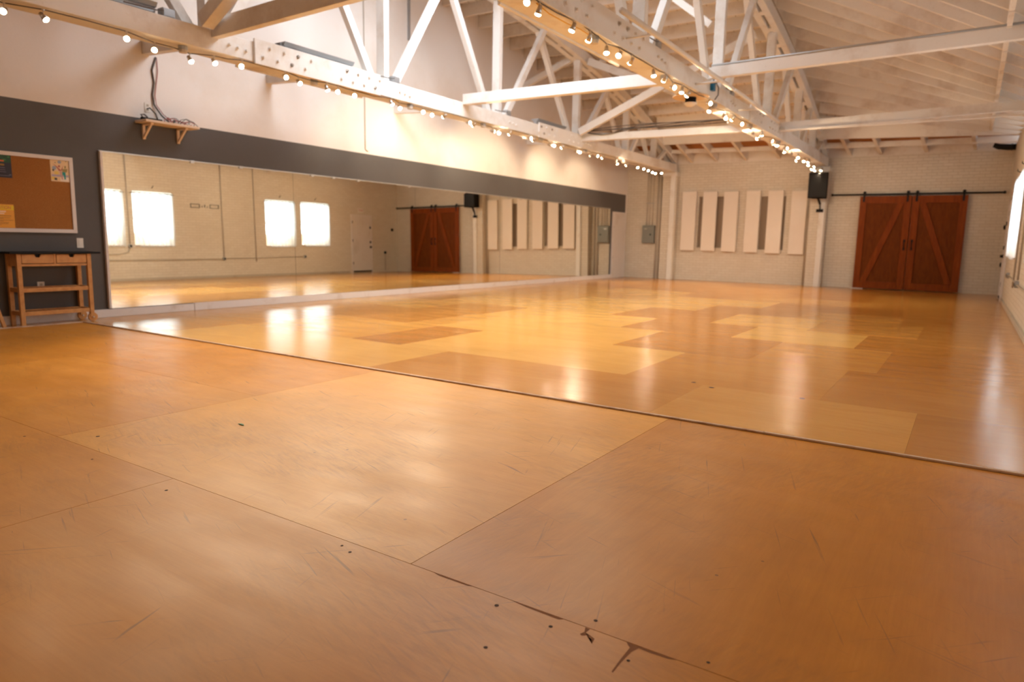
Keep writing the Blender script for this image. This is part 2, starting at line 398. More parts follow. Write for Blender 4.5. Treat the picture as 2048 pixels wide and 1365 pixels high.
# back wall of painted brick with two bricked-up window recesses
N1 = (2.25, 2.97, .955, 2.40); N2 = (3.97, 4.64, .935, 2.38)
m = MB()
def wall_y(m, y0, y1, x0, x1, z0, z1, holes, mi=0):
    xs = sorted({x0, x1, *[h[0] for h in holes], *[h[1] for h in holes]})
    for a, b in zip(xs, xs[1:]):
        hs = [h for h in holes if h[0] <= a+1e-6 and h[1] >= b-1e-6]
        if not hs: m.box(a, b, y0, y1, z0, z1, mi)
        else:
            h = hs[0]; m.box(a, b, y0, y1, z0, h[2], mi); m.box(a, b, y0, y1, h[3], z1, mi)
wall_y(m, L, L+.2, -.1, W+.2, 0, 3.34, [N1, N2])
for n_ in (N1, N2): m.box(n_[0], n_[1], L+.10, L+.19, n_[2], n_[3], 1)
m.box(-.1, W+.2, L, L+.2, 3.34, 3.75, 2)
struct(m.build('wall_back', [BRICK, RECESS, ROOFW]))
# right wall with deep window openings
WINS = [(8.46, 9.58, .92, 2.36), (9.86, 10.94, .92, 2.36), (13.97, 15.06, .92, 2.37), (15.34, 16.50, .95, 2.37), (4.35, 5.43, .92, 2.36)]  # last entry: unseen window, added as neutral fill for the near end
m = MB(); ys = sorted({Y0, L, *[w_[0] for w_ in WINS], *[w_[1] for w_ in WINS]})
for a, b in zip(ys, ys[1:]):
    h = [w_ for w_ in WINS if w_[0] <= a+1e-6 and w_[1] >= b-1e-6]
    if h: m.box(W, W+.2, a, b, 0, h[0][2]); m.box(W, W+.2, a, b, h[0][3], WALLR_TOP)
    else: m.box(W, W+.2, a, b, 0, WALLR_TOP)
struct(m.build('wall_right', BRICK))
m = MB().box(-.1, W+.2, Y0-.2, Y0, 0, 5.2); struct(m.build('wall_near', DRYWALL))
# baseboards
m = MB().box(.001, .034, Y0, 5.525, 0, .098); struct(m.build('baseboard_left', WTRIM, bevel=.004))
m = MB().box(.001, .036, 5.53, 18.86, 0, .105); struct(m.build('baseboard_left_far', WTRIM, bevel=.004))
m = MB().box(W-.03, W-.001, Y0, 17.4, 0, .07); struct(m.build('baseboard_right', PIPE, bevel=.004))

# pilasters carrying the trusses
def pilaster(name, x0, x1, lab):
    e = empty(name, ((x0+x1)/2, L-.14, 0), lab, 'pilaster')
    hw = (x1-x0)/2
    MB().box(-hw, hw, -.10, .138, 0, 3.085).build('brick_pier', BRICK, e, .004)
    MB().box(hw-.17, hw-.03, -.15, -.10, 0, 3.08).build('post', WHITE, e, .004)
    MB().box(-hw-.015, hw+.015, -.155, .138, 2.99, 3.088).build('bearing_cap', WHITE, e, .004)
    return e
pilaster('pilaster', 1.22, 1.64, 'cream pier on the back wall under the mirror-side truss')
pilaster('pilaster', 5.30, 5.70, 'cream pier on the back wall behind the black loudspeaker')

# ================================================================== ROOF
ceil = empty('ceiling', (0, 0, 0), kind='structure')
HY = 18.62
SK = (2.1, 4.8, 6.6, 9.5)      # roof light opening x0 x1 y0 y1
YN = 48; yy = [Y0-.2+(L+.2-Y0+.2)*i/YN for i in range(YN+1)]
def dk(x, Y):                   # underside of deck
    z = low(Y)+.46
    if x > 5.65: t = (x-5.65)/(W-5.65); z = z*(1-t)+3.64*t
    return z
m = MB()
def deck_strip(m, x0, x1, ya, yb, mi=0, n=None):
    n = n or max(1, int((yb-ya)/.5)); ys_ = [ya+(yb-ya)*i/n for i in range(n+1)]
    for a, b in zip(ys_, ys_[1:]):
        vs = [(x0, a, dk(x0, a)), (x1, a, dk(x1, a)), (x1, b, dk(x1, b)), (x0, b, dk(x0, b))]
        vs += [(v[0], v[1], v[2]+.03) for v in vs]
        m.add(vs, [(0,1,2,3), (7,6,5,4), (0,4,5,1), (1,5,6,2), (2,6,7,3), (3,7,4,0)], mi)
deck_strip(m, -.15, SK[0], Y0-.2, HY+.1); deck_strip(m, SK[1], 5.65, Y0-.2, HY+.1)
deck_strip(m, SK[0], SK[1], Y0-.2, SK[2]); deck_strip(m, SK[0], SK[1], SK[3], HY+.1)
deck_strip(m, 5.65, W+.22, Y0-.2, HY+.1)
m.build('roof_boards', DECK, ceil)
m = MB(); deck_strip(m, -.15, 5.65, HY+.1, L+.2); deck_strip(m, 5.65, W+.22, HY+.1, L+.2)
tag(m.build('eave_boards', RAWWOOD, ceil), 'bare orange boards along the eave')
m = MB().box(SK[0], SK[1], SK[2], SK[3], low(8)+.52, low(8)+.54); tag(m.build('roof_light', SKYPANE, ceil), 'daylit roof light pane')
# joists, one mesh each
jy = -3.6; k = 0; JS = .585
jys = []
y = HY-.02-.62
while y > Y0: jys.append(y); y -= JS
jys = sorted(jys)
def sloped_box(m, x0, x1, y, th, z0a, z0b, z1a, z1b):
    vs = [(x0,y-th/2,z0a), (x1,y-th/2,z0b), (x1,y+th/2,z0b), (x0,y+th/2,z0a), (x0,y-th/2,z1a), (x1,y-th/2,z1b), (x1,y+th/2,z1b), (x0,y+th/2,z1a)]
    m.add(vs, [(3,2,1,0), (4,5,6,7), (0,1,5,4), (1,2,6,5), (2,3,7,6), (3,0,4,7)])
for y in jys:
    zt = low(y)+.455; zb = low(y)+.22
    if y > 2:
        m = MB(); sloped_box(m, .004, 1.28, y, .05, zb, zb, zt, zt); m.build('joist', ROOFW, ceil)
    if not (SK[2]-.1 < y < SK[3]+.1):
        m = MB(); sloped_box(m, 1.59, 5.33, y+.06*(int(y*7) % 2), .05, zb, zb, zt, zt)
        if y > 2: m.build('joist', ROOFW, ceil)
    if y > -2:
        m = MB(); sloped_box(m, 5.64, W-.003, y, .05, zb, 3.40, zt, 3.63); m.build('joist', ROOFW, ceil)
# header joist and eave framing at the back wall
m = MB(); sloped_box(m, .004, 5.64, HY, .07, 3.76, 3.68, low(HY)+.455, low(HY)+.455)
sloped_box(m, 5.64, W-.003, HY, .07, 3.64, 3.50, low(HY)+.455, 3.63); m.build('header_joist', ROOFW, ceil)
for x in (.55, 1.99, 2.70, 3.51, 4.39, 6.13, 6.82, 7.81, 8.79):
    t = x/W; za = 3.90-.22*t if x < 5.6 else 3.74-.12*(x-5.7)/3.8; zb = 3.46
    m = MB(); m.bar((x-.06, HY, za), (x, L-.01, zb), .075, .20); m.build('lookout', ROOFW, ceil)
m = MB(); sloped_box(m, .01, W-.01, 19.25, .04, 3.60, 3.42, 3.70, 3.56); m.build('eave_blocking', ROOFW, ceil)
# blocking between joists near the right wall
for a, b in zip(jys, jys[1:]):
    if a > 5: m = MB(); m.box(9.02, 9.07, a+.02, b-.02, 3.50+.02, 3.70); m.build('blocking', ROOFW, ceil)

# ================================================================== TRUSSES
NODES = [-1.15, 1.9, 4.95, 7.80, 10.75, 13.80, 16.42, 18.25]
TOPN = [-2.7, .4, 3.4, 6.4, 9.30, 12.25, 15.25, 17.35, 19.0]
def truss(xr, label, splices):
    x0, x1 = xr; cx = (x0+x1)/2
    e = empty('roof_truss', (cx, L-.1, ZB), label, 'roof truss')
    def loc(p): return (p[0]-cx, p[1]-(L-.1), p[2]-ZB)
    def bl(m, name, mt, bev=0): return m.build(name, mt, e, bev, origin=(cx, L-.1, ZB))
    m = MB().box(x0, x1, Y0, L-.16, ZB, ZTOP-.02); bl(m, 'bottom_chord', WHITE, .006)
    n = 46; ys_ = [Y0+(19.72-Y0)*i/n for i in range(n+1)]
    for xa, xb in ((x0+.02, x0+.135), (x1-.135, x1-.02)):
        m = MB(); vs = []
        for Y in ys_:
            for (x, d) in ((xa, 0), (xb, 0), (xb, .21), (xa, .21)): vs.append((x, Y, low(Y)+d))
        fs = []
        for i in range(n):
            for k in range(4): fs.append((i*4+k, i*4+(k+1) % 4, (i+1)*4+(k+1) % 4, (i+1)*4+k))
        fs += [(0,1,2,3), (n*4+3, n*4+2, n*4+1, n*4)]
        m.add(vs, fs); bl(m, 'top_chord', WHITE)
    for i in range(22):
        Y = 19.1-i*.68
        m = MB(); m.bar((cx, Y-.07, low(Y-.07)+.06), (cx, Y+.07, low(Y+.07)+.06), .06, .11); bl(m, 'spacer_block', WHITE)
    for Y in NODES:
        if Y < 1: continue
        h = low(Y)+.05
        w_ = .10 if Y < 17 else .07
        if h-ZTOP > .25: m = MB().box(cx-.075, cx+.075, Y-w_/2, Y+w_/2, ZTOP-.06, h); bl(m, 'web_post', WHITE)
        for tn in TOPN:
            d = tn-Y
            if .4 < abs(d) < 1.75 and low(tn) > ZTOP+.1:
                off = .085 if d > 0 else -.085
                s_ = math.copysign(.13, d)
                m = MB(); m.bar((cx+off, Y+s_, ZTOP-.04), (cx+off, tn+ -.0*s_, low(tn)+.06), .09, .11 if Y < 15 else .09); bl(m, 'web_diagonal', WHITE)
    for (ya, yb, rows_) in splices:
        for s_ in (0, 1):
            m = MB().box(x1 if s_ else x0-.03, x1+.03 if s_ else x0, ya, yb, ZB-.02, ZTOP+.015); bl(m, 'splice_plate', WHITE, .004)
        mid = (ya+yb)/2
        for cl in (-1, 1):
            for r_ in (0, 1):
                for k in range(4):
                    Y = mid+cl*.62+(k-1.5)*.21+(.1 if r_ else 0); Z = ZB+.07+.12*r_
                    m = MB().tube([(x1+.03, Y, Z), (x1+.034, Y, Z)], .026, 8); m.tube([(x1+.034, Y, Z), (x1+.055, Y, Z)], .015, 6)
                    bl(m, 'bolt', STEEL if random.random() < .15 else WHITE)
    for Y in NODES[2:6]:
        for k in range(3):
            m = MB().tube([(x1, Y+.18+k*.11, ZB+.12-.012*k), (x1+.03, Y+.18+k*.11, ZB+.12-.012*k)], .016, 6); bl(m, 'bolt', WHITE)
    return e
truss(TRX[0], 'white timber roof truss nearer the mirror wall', [(5.45, 7.55, 0), (11.95, 13.75, 0)])
truss(TRX[1], 'white timber roof truss ending above the black loudspeaker', [(5.2, 7.65, 0), (12.0, 13.95, 0)])

# cross beams between wall and trusses, and sway braces
def beam(name, cat, p, q, w_, h_, lab, grp=None, mt=WHITE):
    c = (Vector(p)+Vector(q))/2
    m = MB(); m.bar(p, q, w_, h_); o = m.build(name, mt, None, .004, origin=tuple(c)); return tag(o, lab, cat, grp)
beam('cross_beam', 'beam', (1.60, 4.95, 3.33), (5.32, 4.95, 3.40), .09, .20, 'stained cross beam at top left, closest to the camera', 'cross beams between the trusses')
beam('cross_beam', 'beam', (1.60, 9.58, 3.365), (5.32, 9.60, 3.34), .13, .165, 'bright white cross beam meeting the far truss beside the round disc', 'cross beams between the trusses')
beam('cross_beam', 'beam', (1.60, 13.8, 3.29), (5.32, 13.8, 3.25), .13, .14, 'white cross beam with dark cables draped over it', 'cross beams between the trusses')
beam('cross_beam', 'beam', (5.65, 9.9, 3.41), (W-.002, 9.9, 3.47), .10, .15, 'right-hand cross beam carrying a steel conduit on its top edge', 'cross beams beside the right wall')
beam('cross_beam', 'beam', (5.65, 14.2, 3.30), (W-.002, 14.2, 3.385), .10, .155, 'lower right-hand cross beam with a ledge, farther from the camera', 'cross beams beside the right wall')
for Y, lb in ((5.05, 'short white strut above the wall shelf, wall to truss'), (6.9, 'short white strut below the long grey light housing'), (9.62, 'short white strut from the wall behind the bright cross beam'), (14.1, 'farthest short white strut between mirror wall and truss')):
    beam('wall_strut', 'strut', (.002, Y, 3.36), (1.27, Y, 3.30), .10, .17, lb, 'short struts from wall to truss')
beam('sway_brace', 'brace', (1.66, 4.80, 3.36), (5.25, 4.80, 5.25), .14, .16, 'steep tan-edged brace rising from the near truss node at top left')
beam('sway_brace', 'brace', (1.66, 13.56, 3.38), (5.25, 13.56, 4.88), .09, .15, 'pale diagonal brace rising from the cable bundle toward the second truss')
beam('sway_brace', 'brace', (1.62, 13.95, 4.92), (5.28, 13.95, 3.42), .09, .15, 'diagonal brace falling from the first truss top behind the bright beam')
beam('sway_brace', 'brace', (.02, 13.8, 4.52), (1.25, 13.8, 4.98), .09, .13, 'faint brace rising from the mirror wall to the first truss')
beam('sway_brace', 'brace', (4.3, 10.85, 5.15), (5.30, 10.85, 4.35), .07, .10, 'thin brace running down to a post of the second truss')

# ================================================================== TRACK CABLES, BOXES, SPOTLIGHTS
T1 = [(1.49,2.93,2.98),(1.60,3.20,2.98),(1.59,3.96,2.98),(1.48,4.31,2.97),(1.48,4.71,2.95),(1.52,4.98,2.98),(1.60,5.29,2.99),(1.60,5.90,2.99),(1.54,6.16,2.98),(1.60,6.57,2.98),(1.60,6.77,2.98),(1.57,7.09,2.98),(1.61,7.79,3.0),(1.53,8.05,2.98),(1.61,8.49,2.98),(1.58,8.74,2.98),(1.61,9.03,3.0),(1.61,9.67,2.99),(1.61,9.83,2.98),(1.49,10.55,2.98),(1.52,10.70,2.98),(1.61,10.95,2.99),(1.61,11.63,2.99),(1.61,11.79,2.98),(1.52,12.54,2.98),(1.54,12.66,2.98),(1.61,12.93,2.98),(1.55,13.61,2.98),(1.58,13.73,2.98),(1.54,14.37,2.98),(1.57,14.58,2.98),(1.61,14.84,2.98),(1.61,15.50,2.98),(1.48,15.86,2.96),(1.48,16.48,2.98),(1.54,17.00,2.98),(1.54,17.39,2.98),(1.50,17.80,2.98),(1.48,18.13,2.96),(1.48,18.35,2.95),(1.57,18.58,2.98)]
T2 = [(5.66,5.12,3.0),(5.65,5.31,2.98),(5.66,5.90,2.99),(5.66,6.23,2.98),(5.61,6.71,2.98),(5.66,6.92,2.98),(5.66,7.22,2.98),(5.66,7.85,2.98),(5.66,8.20,2.99),(5.59,8.66,2.98),(5.64,8.86,2.98),(5.63,9.12,2.98),(5.66,9.89,2.99),(5.58,10.18,2.96),(5.60,10.80,2.98),(5.59,10.97,2.98),(5.64,11.15,2.98),(5.60,11.72,2.98),(5.64,12.19,2.98),(5.55,12.70,2.97),(5.66,12.86,2.98),(5.50,13.28,2.97),(5.59,13.80,2.98),(5.59,14.32,2.98),(5.50,14.78,2.96),(5.61,14.97,2.98),(5.50,15.35,2.98),(5.54,15.83,2.98),(5.56,16.44,2.98),(5.50,16.71,2.94),(5.54,17.22,2.98),(5.60,17.42,2.98),(5.50,17.96,2.97),(5.50,18.64,2.98),(5.50,18.48,2.92),(5.50,18.87,2.93),(5.58,19.2,2.96)]
J1 = [(1.50,4.62),(1.53,6.42),(1.53,8.29),(1.53,10.21),(1.53,12.18),(1.52,14.12),(1.50,16.22)]
J2 = [(5.58,6.49),(5.58,8.38),(5.58,10.36),(5.57,12.36),(5.56,14.51)]
DIST = {'T1': 'under the mirror-side truss', 'T2': 'under the truss nearer the barn doors'}
stem_me = MB().tube([(0,0,0), (0,0,-.055)], .005, 6).tube([(0,0,-.0), (0,0,.004)], .016, 8)
def light_obj(parent, aim):
    l = bpy.data.lights.new('spot_lamp', 'SPOT'); l.energy = SPOT_POWER; l.color = (1., .77, .51); l.spot_size = math.radians(98); l.spot_blend = .6; l.shadow_soft_size = .025
    o = bpy.data.objects.new('spot_lamp', l); COL.objects.link(o); o.parent = parent
    return o
protoM = {}
def housing(parent, aim):
    """small chrome spotlight: swivel housing with a rim and a lit lens, aimed along 'aim'"""
    if not protoM:
        m = MB().tube([(0,0,-.045), (0,0,-.042), (0,0,-.01), (0,0,.03)], [.008, .017, .021, .031], 12)
        protoM['h'] = m; o = m.build('housing', STEEL, None, smooth=True); protoM['hm'] = o.data; bpy.data.objects.remove(o)
        m = MB().tube([(0,0,.028), (0,0,.036), (0,0,.045), (0,0,.049)], [.027, .028, .021, .006], 12)
        o = m.build('lens', BULB, None, smooth=True); protoM['lm'] = o.data; bpy.data.objects.remove(o)
        m = MB().tube([(0,0,.0), (0,0,-.05)], .0045, 6).tube([(0,0,.01), (0,0,0)], .014, 8)
        o = m.build('stem', STEEL, None); protoM['sm'] = o.data; bpy.data.objects.remove(o)
    q = Vector(aim).normalized().to_track_quat('Z', 'Y')
    h = bpy.data.objects.new('housing', protoM['hm']); COL.objects.link(h); h.parent = parent
    h.rotation_mode = 'QUATERNION'; h.rotation_quaternion = q; h.location = (0, 0, -.055)
    ln = bpy.data.objects.new('lens', protoM['lm']); COL.objects.link(ln); ln.parent = h
    st = bpy.data.objects.new('stem', protoM['sm']); COL.objects.link(st); st.parent = parent
    l = light_obj(h, aim); l.location = (0, 0, .075); l.rotation_euler = (PI, 0, 0)
def aim_for(y, tr, i):
    c = (i*.618034+.37) % 1
    if y > 16.8:
        if tr == 'T1': return (rnd(.2, .6), -rnd(.2, .5), -.9)
        return (-.1, -.75, -.55) if abs(y-18.64) < .1 else (rnd(-.6, .3), -rnd(.2, .6), -.9)
    if y > 10 and c < (.27 if tr == 'T1' else .22): return (rnd(.0, .5) if tr == 'T1' else rnd(-.6, .3), .9, -rnd(-.05, .25))
    if tr == 'T1':
        if 6.3 < y < 10 and c < .2: return (.9, -.6, -.35)
        if c < (.0 if y < 9 else .62): return (-.8, rnd(-.3, .6), -rnd(.25, .6))
        if y > 8 and c > .82: return (.95, rnd(-.25, .25), -rnd(.05, .3))
        if c < .75: return (rnd(.5, .9), rnd(-.8, .0), -rnd(.4, .8))
        return (rnd(.0, .6), rnd(-.2, .6), -.8)
    if y > 8 and c > .74: return (.95, rnd(-.5, .3), -rnd(.15, .45))
    if c < .35: return (-rnd(.5, .9), rnd(-.3, .6), -rnd(.45, .8))
    if c < .55 and y < 9.5: return (rnd(-.3, .1), -rnd(.6, .9), -rnd(.6, .9))
    return (rnd(-.4, .2), rnd(-.4, .5), -1)
for nm, T, tx in (('T1', T1, 1.50), ('T2', T2, 5.56)):
    for i, (x, y, z) in enumerate(T):
        e = empty('track_spotlight', (x, y, z+.075), 'small lit chrome spotlight, %s from the left %s' % (ORD[i], DIST[nm]), 'spotlight', 'spotlights '+DIST[nm])
        housing(e, aim_for(y, nm, i))
for nm, J, pts in (('mirror-side', J1, T1), ('door-side', J2, T2)):
    # sagging supply cable through the spotlights
    P = []
    for i, (x, y, z) in enumerate(pts):
        P.append((x, y, z+.083))
        if i+1 < len(pts) and pts[i+1][1]-y > .3:
            x2, y2, z2 = pts[i+1]; P.append(((x+x2)/2, (y+y2)/2, z+.083+rnd(-.012, .01)))
    P = sorted(P, key=lambda p: p[1]); P = [(P[0][0], 1.2, P[0][2])]+P
    o = MB().tube(P, .006, 6).build('light_track_cable', CABLE, None, smooth=True)
    tag(o, 'dark supply cable linking the spotlights under the '+('mirror-side truss' if nm[0] == 'm' else 'truss nearer the barn doors'), 'cable')
    for i, (x, y) in enumerate(J):
        e = empty('junction_box', (x, y, ZB), '%s steel junction box from the left, under the %s truss' % (ORD[i], nm), 'junction box', 'junction boxes under the trusses')
        m = MB(); m.tube([(0,0,-.001), (0,0,-.045)], .05, 8); m.build('cover', GALV, e, .004)
        m = MB(); m.tube([(0,0,-.045), (0,0,-.075)], .045, 8); m.build('body', WPIPE, e, .003)
# yellow cable under second truss
pts = [(5.60, 5.35, 3.075), (5.58, 5.6, 3.06), (5.6, 5.9, 3.05), (5.6, 6.15, 3.065), (5.58, 6.42, 3.07)]
tag(MB().tube(pts, .006, 6).build('yellow_cable', YELLOW, None, smooth=True), 'yellow cable feeding the leftmost box under the door-side truss', 'cable')
tag(MB().tube([(1.565, 5.4, 3.082), (1.56, 6.0, 3.078), (1.57, 6.5, 3.08), (1.56, 7.2, 3.076), (1.56, 8.0, 3.08)], .007, 6).build('yellow_cable', YELLOW, None, smooth=True), 'yellow cable along the underside of the mirror-side truss', 'cable')

# top-of-chord junction boxes
for p, lb in (((1.5, 4.45, ZTOP), 'grey junction box on the first truss beside the steep brace'), ((1.52, 7.95, ZTOP), 'small grey box on the mirror-side truss at its second post cluster'), ((1.52, 10.95, ZTOP), 'small grey box on the first truss behind the bright cross beam'), ((5.58, 8.05, ZTOP), 'grey box on the second truss beside its leftmost post cluster'), ((5.58, 11.1, ZTOP), 'grey box on the second truss below the right-hand pipe')):
    e = empty('junction_box', p, lb, 'junction box'); MB().box(-.05, .05, -.07, .07, -.021, .08).build('box_body', GALV, e, .006); MB().box(.05, .056, -.06, .06, .0, .07).build('cover', GALV, e)
    MB().tube([(.07, -.07, .04), (.08, -.15, .02), (.09, -.5, .004)], .007, 6).build('cable', CABLE, e)
# long grey light housings lying on blocks on the truss
def light_housing(loc, ln, lab, full=True):
    e = empty('light_housing', loc, lab, 'light fitting')
    m = MB(); m.poly([(-.06, .075), (-.09, .12), (.09, .12), (.06, .075), (.035, .072), (.035, .025), (-.035, .025), (-.035, .072)], 1, 0, ln)
    m.build('channel', GALV, e, .003)
    if full:
        MB().box(-.05, .05, -.05, .03, .03, .1).build('end_clip', CABLE, e, .003)
        MB().box(-.12, .14, ln*.17, ln*.17+.045, -.025, .03).build('support_block', painted('brown_block', (.36,.15,.07), (.25,.1,.05)), e, .003)
        for t in (.80, .90): MB().box(-.12, .14, ln*t, ln*t+.045, -.025, .03).build('support_block', WHITE, e, .003)
    return e
light_housing((1.43, 5.98, ZTOP-.0), 1.18, 'long grey metal light housing on blocks above the mirror-side truss')
light_housing((1.43, 12.1, ZTOP-.0), 1.15, 'dark narrow light housing lying on the far splice of the mirror-side truss', False)
light_housing((1.43, 3.3, ZTOP-.0), 1.05, 'grey light housing on the truss at the top left corner of the photo', False)
# disc, canister and blue box on second truss
e = empty('hanging_fixture', (5.62, 9.68, 3.085), 'round pale disc with black canister under the truss beside the blue box', 'fixture')
MB().tube([(-.15, 0, -.001), (-.15, 0, -.018)], .25, 28).build('disc', DISC, e, .004)
MB().tube([(-.15, 0, -.018), (-.15, 0, -.09)], .075, 20).build('canister', BLACKP, e, .004)
MB().tube([(-.15, 0, -.09), (-.15, 0, -.10), (-.15, 0, -.13), (-.15, 0, -.145)], [.09, .085, .06, .02], 20).build('clear_dome', mat('clear_plastic_dome', (.8,.75,.7), .1), e, smooth=True)
e = empty('blue_box', (5.652, 9.98, 3.19), 'small blue box clipped to the side of the door-side truss', 'electrical box')
MB().box(0, .05, -.055, .045, 0, .13).build('case', BLUE, e, .006)
MB().tube([(.03, .0, .13), (.045, -.03, .2), (.05, -.06, .26)], .009, 6).build('upper_cable', CABLE, e, smooth=True)
MB().tube([(.055, .03, .12), (.07, .10, .06), (.06, .14, -.03), (.02, .12, -.10)], .009, 6).build('lower_cable', CABLE, e, smooth=True)
# long pipe beside the second truss
o = MB().tube([(6.0, 6.2, 3.19), (6.0, 8.6, 3.17), (6.0, 9.85, 3.16)], .028, 8).tube([(6.0, 9.95, 3.16), (6.0, 12.6, 3.13)], .028, 8).box(5.655, 6.0, 7.0, 7.03, 3.17, 3.185).box(5.655, 6.0, 9.3, 9.33, 3.15, 3.17).box(5.655, 6.0, 11.3, 11.33, 3.13, 3.15).build('sprinkler_pipe', WHITE, None, smooth=True)
tag(o, 'cream painted pipe running beside the door-side truss', 'pipe')
o = MB().tube([(5.68, 9.86, 3.505), (7.5, 9.86, 3.535), (W-.003, 9.86, 3.565)], .014, 8).build('conduit', GALV, None, smooth=True); tag(o, 'steel conduit along the top of the right-hand cross beam', 'conduit')
o = MB().box(5.66, W-.003, 14.08, 14.15, 3.205, 3.235).build('beam_ledge', WHITE); tag(o, 'narrow white ledge strip along the lower right-hand cross beam', 'ledge')
# cable bundle draped on the second cross beam
P = []
for k in range(5):
    q = []
    for i in range(15):
        t = i/14; x = 1.62+3.6*t; sag = (-.10*math.sin(PI*min(1, t*3.2)) if k in (1, 3) and t < .32 else 0)
        q.append((x, 13.72-.012*k, 3.40+.02*math.sin(7*t+k*1.3)+.012*k+sag))
    P.append(q)
m = MB()
for q in P: m.tube(q, .010, 6)
tag(m.build('cable_bundle', CABLE, None, smooth=True), 'bundle of dark cables draped along the far cross beam', 'cables')

# ================================================================== MIRROR (five butted panels)
MY0, MY1, MZ0, MZ1 = 4.42, 18.69, .108, 2.015
e = empty('wall_mirror', (0, MY0, MZ0), 'long frameless dance mirror on the charcoal wall', 'mirror')
npn = 5; pw = (MY1-MY0)/npn
for i in range(npn):
    a = i*pw; b = a+pw
    tw = (.0, .0012, -.0015, .001, -.0008)[i]
    m = MB(); H = MZ1-MZ0; xb, xt = .036, .014
    vs = [(.004, a+.002, 0), (.004, b-.002, 0), (.004, b-.002, H), (.004, a+.002, H), (xb, a+.002, 0), (xb+tw, b-.002, 0), (xt+tw, b-.002, H), (xt, a+.002, H)]
    m.add(vs, [(0,3,2,1), (4,5,6,7), (0,1,5,4), (1,2,6,5), (2,3,7,6), (3,0,4,7)])
    m.build('mirror_panel', MIRROR, e)
MB().box(.002, .045, -.03, -.001, -.0, H+.006).build('edge_trim', WTRIM, e, .003)
MB().box(.002, .022, -.03, MY1-MY0, H+.001, H+.014).build('top_channel', MIRROR_EDGE, e)
for y in (1.15, 1.9, 3.2, 3.65, 4.2, 5.5, 7.2, 8.9, 9.4, 11.5):
    MB().box(.016, .03, y, y+.06, H-.02, H+.016).build('mirror_clip', STEEL, e, .002)

# ================================================================== CORKBOARD AND NOTICES
BY0, BY1, BZ0, BZ1 = 2.35, 4.085, 1.03, 1.905
e = empty('cork_board', (.0, (BY0+BY1)/2, BZ0), 'large cork notice board with white frame above the wooden cart', 'notice board')
hw = (BY1-BY0)/2; H = BZ1-BZ0
MB().box(.001, .018, -hw+.03, hw-.03, .03, H-.03).build('cork_panel', CORK, e)
m = MB(); m.box(.001, .03, -hw, hw, 0, .042); m.box(.001, .03, -hw, hw, H-.042, H); m.box(.001, .03, -hw, -hw+.042, .042, H-.042); m.box(.001, .03, hw-.042, hw, .042, H-.042)
m.build('frame', WTRIM, e, .003)
def paper(name, y0, y1, z0, z1, base, lab, shapes, x=.0192):
    e = empty(name, (x, (y0+y1)/2, z0), lab, 'poster'); hw = (y1-y0)/2; H = z1-z0
    MB().box(0, .0012, -hw, hw, 0, H).build('sheet', base, e)
    for i, (nm, mt, ps) in enumerate(shapes):
        m = MB(); x_ = .0014+.0003*i
        for pg in ps:
            m.add([(x_, -hw+p[0]*2*hw, p[1]*H) for p in pg], [tuple(range(len(pg)))])
        m.build(nm, mt, e)
    return e
def rect(a, b, c, d): return [(a, c), (b, c), (b, d), (a, d)]
def circ(cx, cy, r, ry=None, n=14): return [(cx+r*math.cos(2*PI*k/n), cy+(ry or r)*math.sin(2*PI*k/n)) for k in range(n)]
c_ = lambda n, r, g, b: flat(n, (r, g, b), .5)
paper('dance_poster', 3.845, 4.04, 1.62, 1.872, c_('cream_paper', .78,.58,.33), 'colourful cream poster with two dancing figures at the cork board top right',
 [('lavender_band', c_('lavender_print', .45,.38,.5), [rect(.04, .97, .22, .31)]),
  ('yellow_area', c_('yellow_print', .80,.58,.12), [rect(.03, .22, .08, .2), rect(.2, .42, .32, .45)]),
  ('white_foot', c_('white_print', .85,.75,.65), [rect(.5, .98, .02, .2)]),
  ('blue_discs', c_('blue_grey_print', .33,.38,.48), [circ(.5, .88, .10, .07), circ(.2, .60, .11, .09)]),
  ('red_figure', c_('red_print', .45,.10,.08), [[(.42,.62),(.55,.52),(.62,.62),(.70,.75),(.66,.62),(.60,.5),(.46,.48),(.36,.60),(.14,.80),(.38,.66)], circ(.47, .69, .06, .05)]),
  ('green_shirt_figure', c_('olive_print', .33,.25,.08), [[(.62,.58),(.92,.60),(.88,.44),(.64,.44)], circ(.80, .67, .05, .06)]),
  ('teal_trousers', c_('teal_print', .0,.30,.30), [[(.62,.44),(.80,.44),(.80,.12),(.72,.10),(.70,.3),(.62,.3)]]),
  ('pink_legs', c_('pink_print', .62,.35,.28), [[(.5,.48),(.6,.48),(.6,.3),(.66,.1),(.58,.1),(.5,.3)]]),
  ('dark_marks', c_('dark_print', .06,.05,.04), [rect(.18, .32, .06, .16), circ(.27, .84, .03, .02), circ(.14, .5, .05, .05), circ(.86, .93, .03, .015)])])
paper('night_poster', 3.24, 3.455, 1.62, 1.865, c_('navy_paper', .02,.018,.035), 'dark blue and green flyer pinned at the top left of the cork board',
 [('green_glow', c_('green_print', .01,.07,.03), [rect(.0, .99, .66, 1.0)]),
  ('leaf_blobs', c_('bright_green_print', .04,.2,.05), [circ(.7, .78, .08, .04), circ(.9, .92, .06, .04)]),
  ('orange_line', c_('orange_print', .75,.14,.03), [rect(.1, .68, .70, .76)]),
  ('gold_block', c_('gold_print', .30,.16,.03), [rect(.35, .68, .52, .60)]),
  ('text_lines', c_('grey_print', .18,.15,.2), [rect(.1, .7, .42, .445), rect(.1, .72, .33, .35), rect(.1, .74, .24, .26), rect(.1, .9, .08, .1), rect(.86, .97, .12, .15)])])
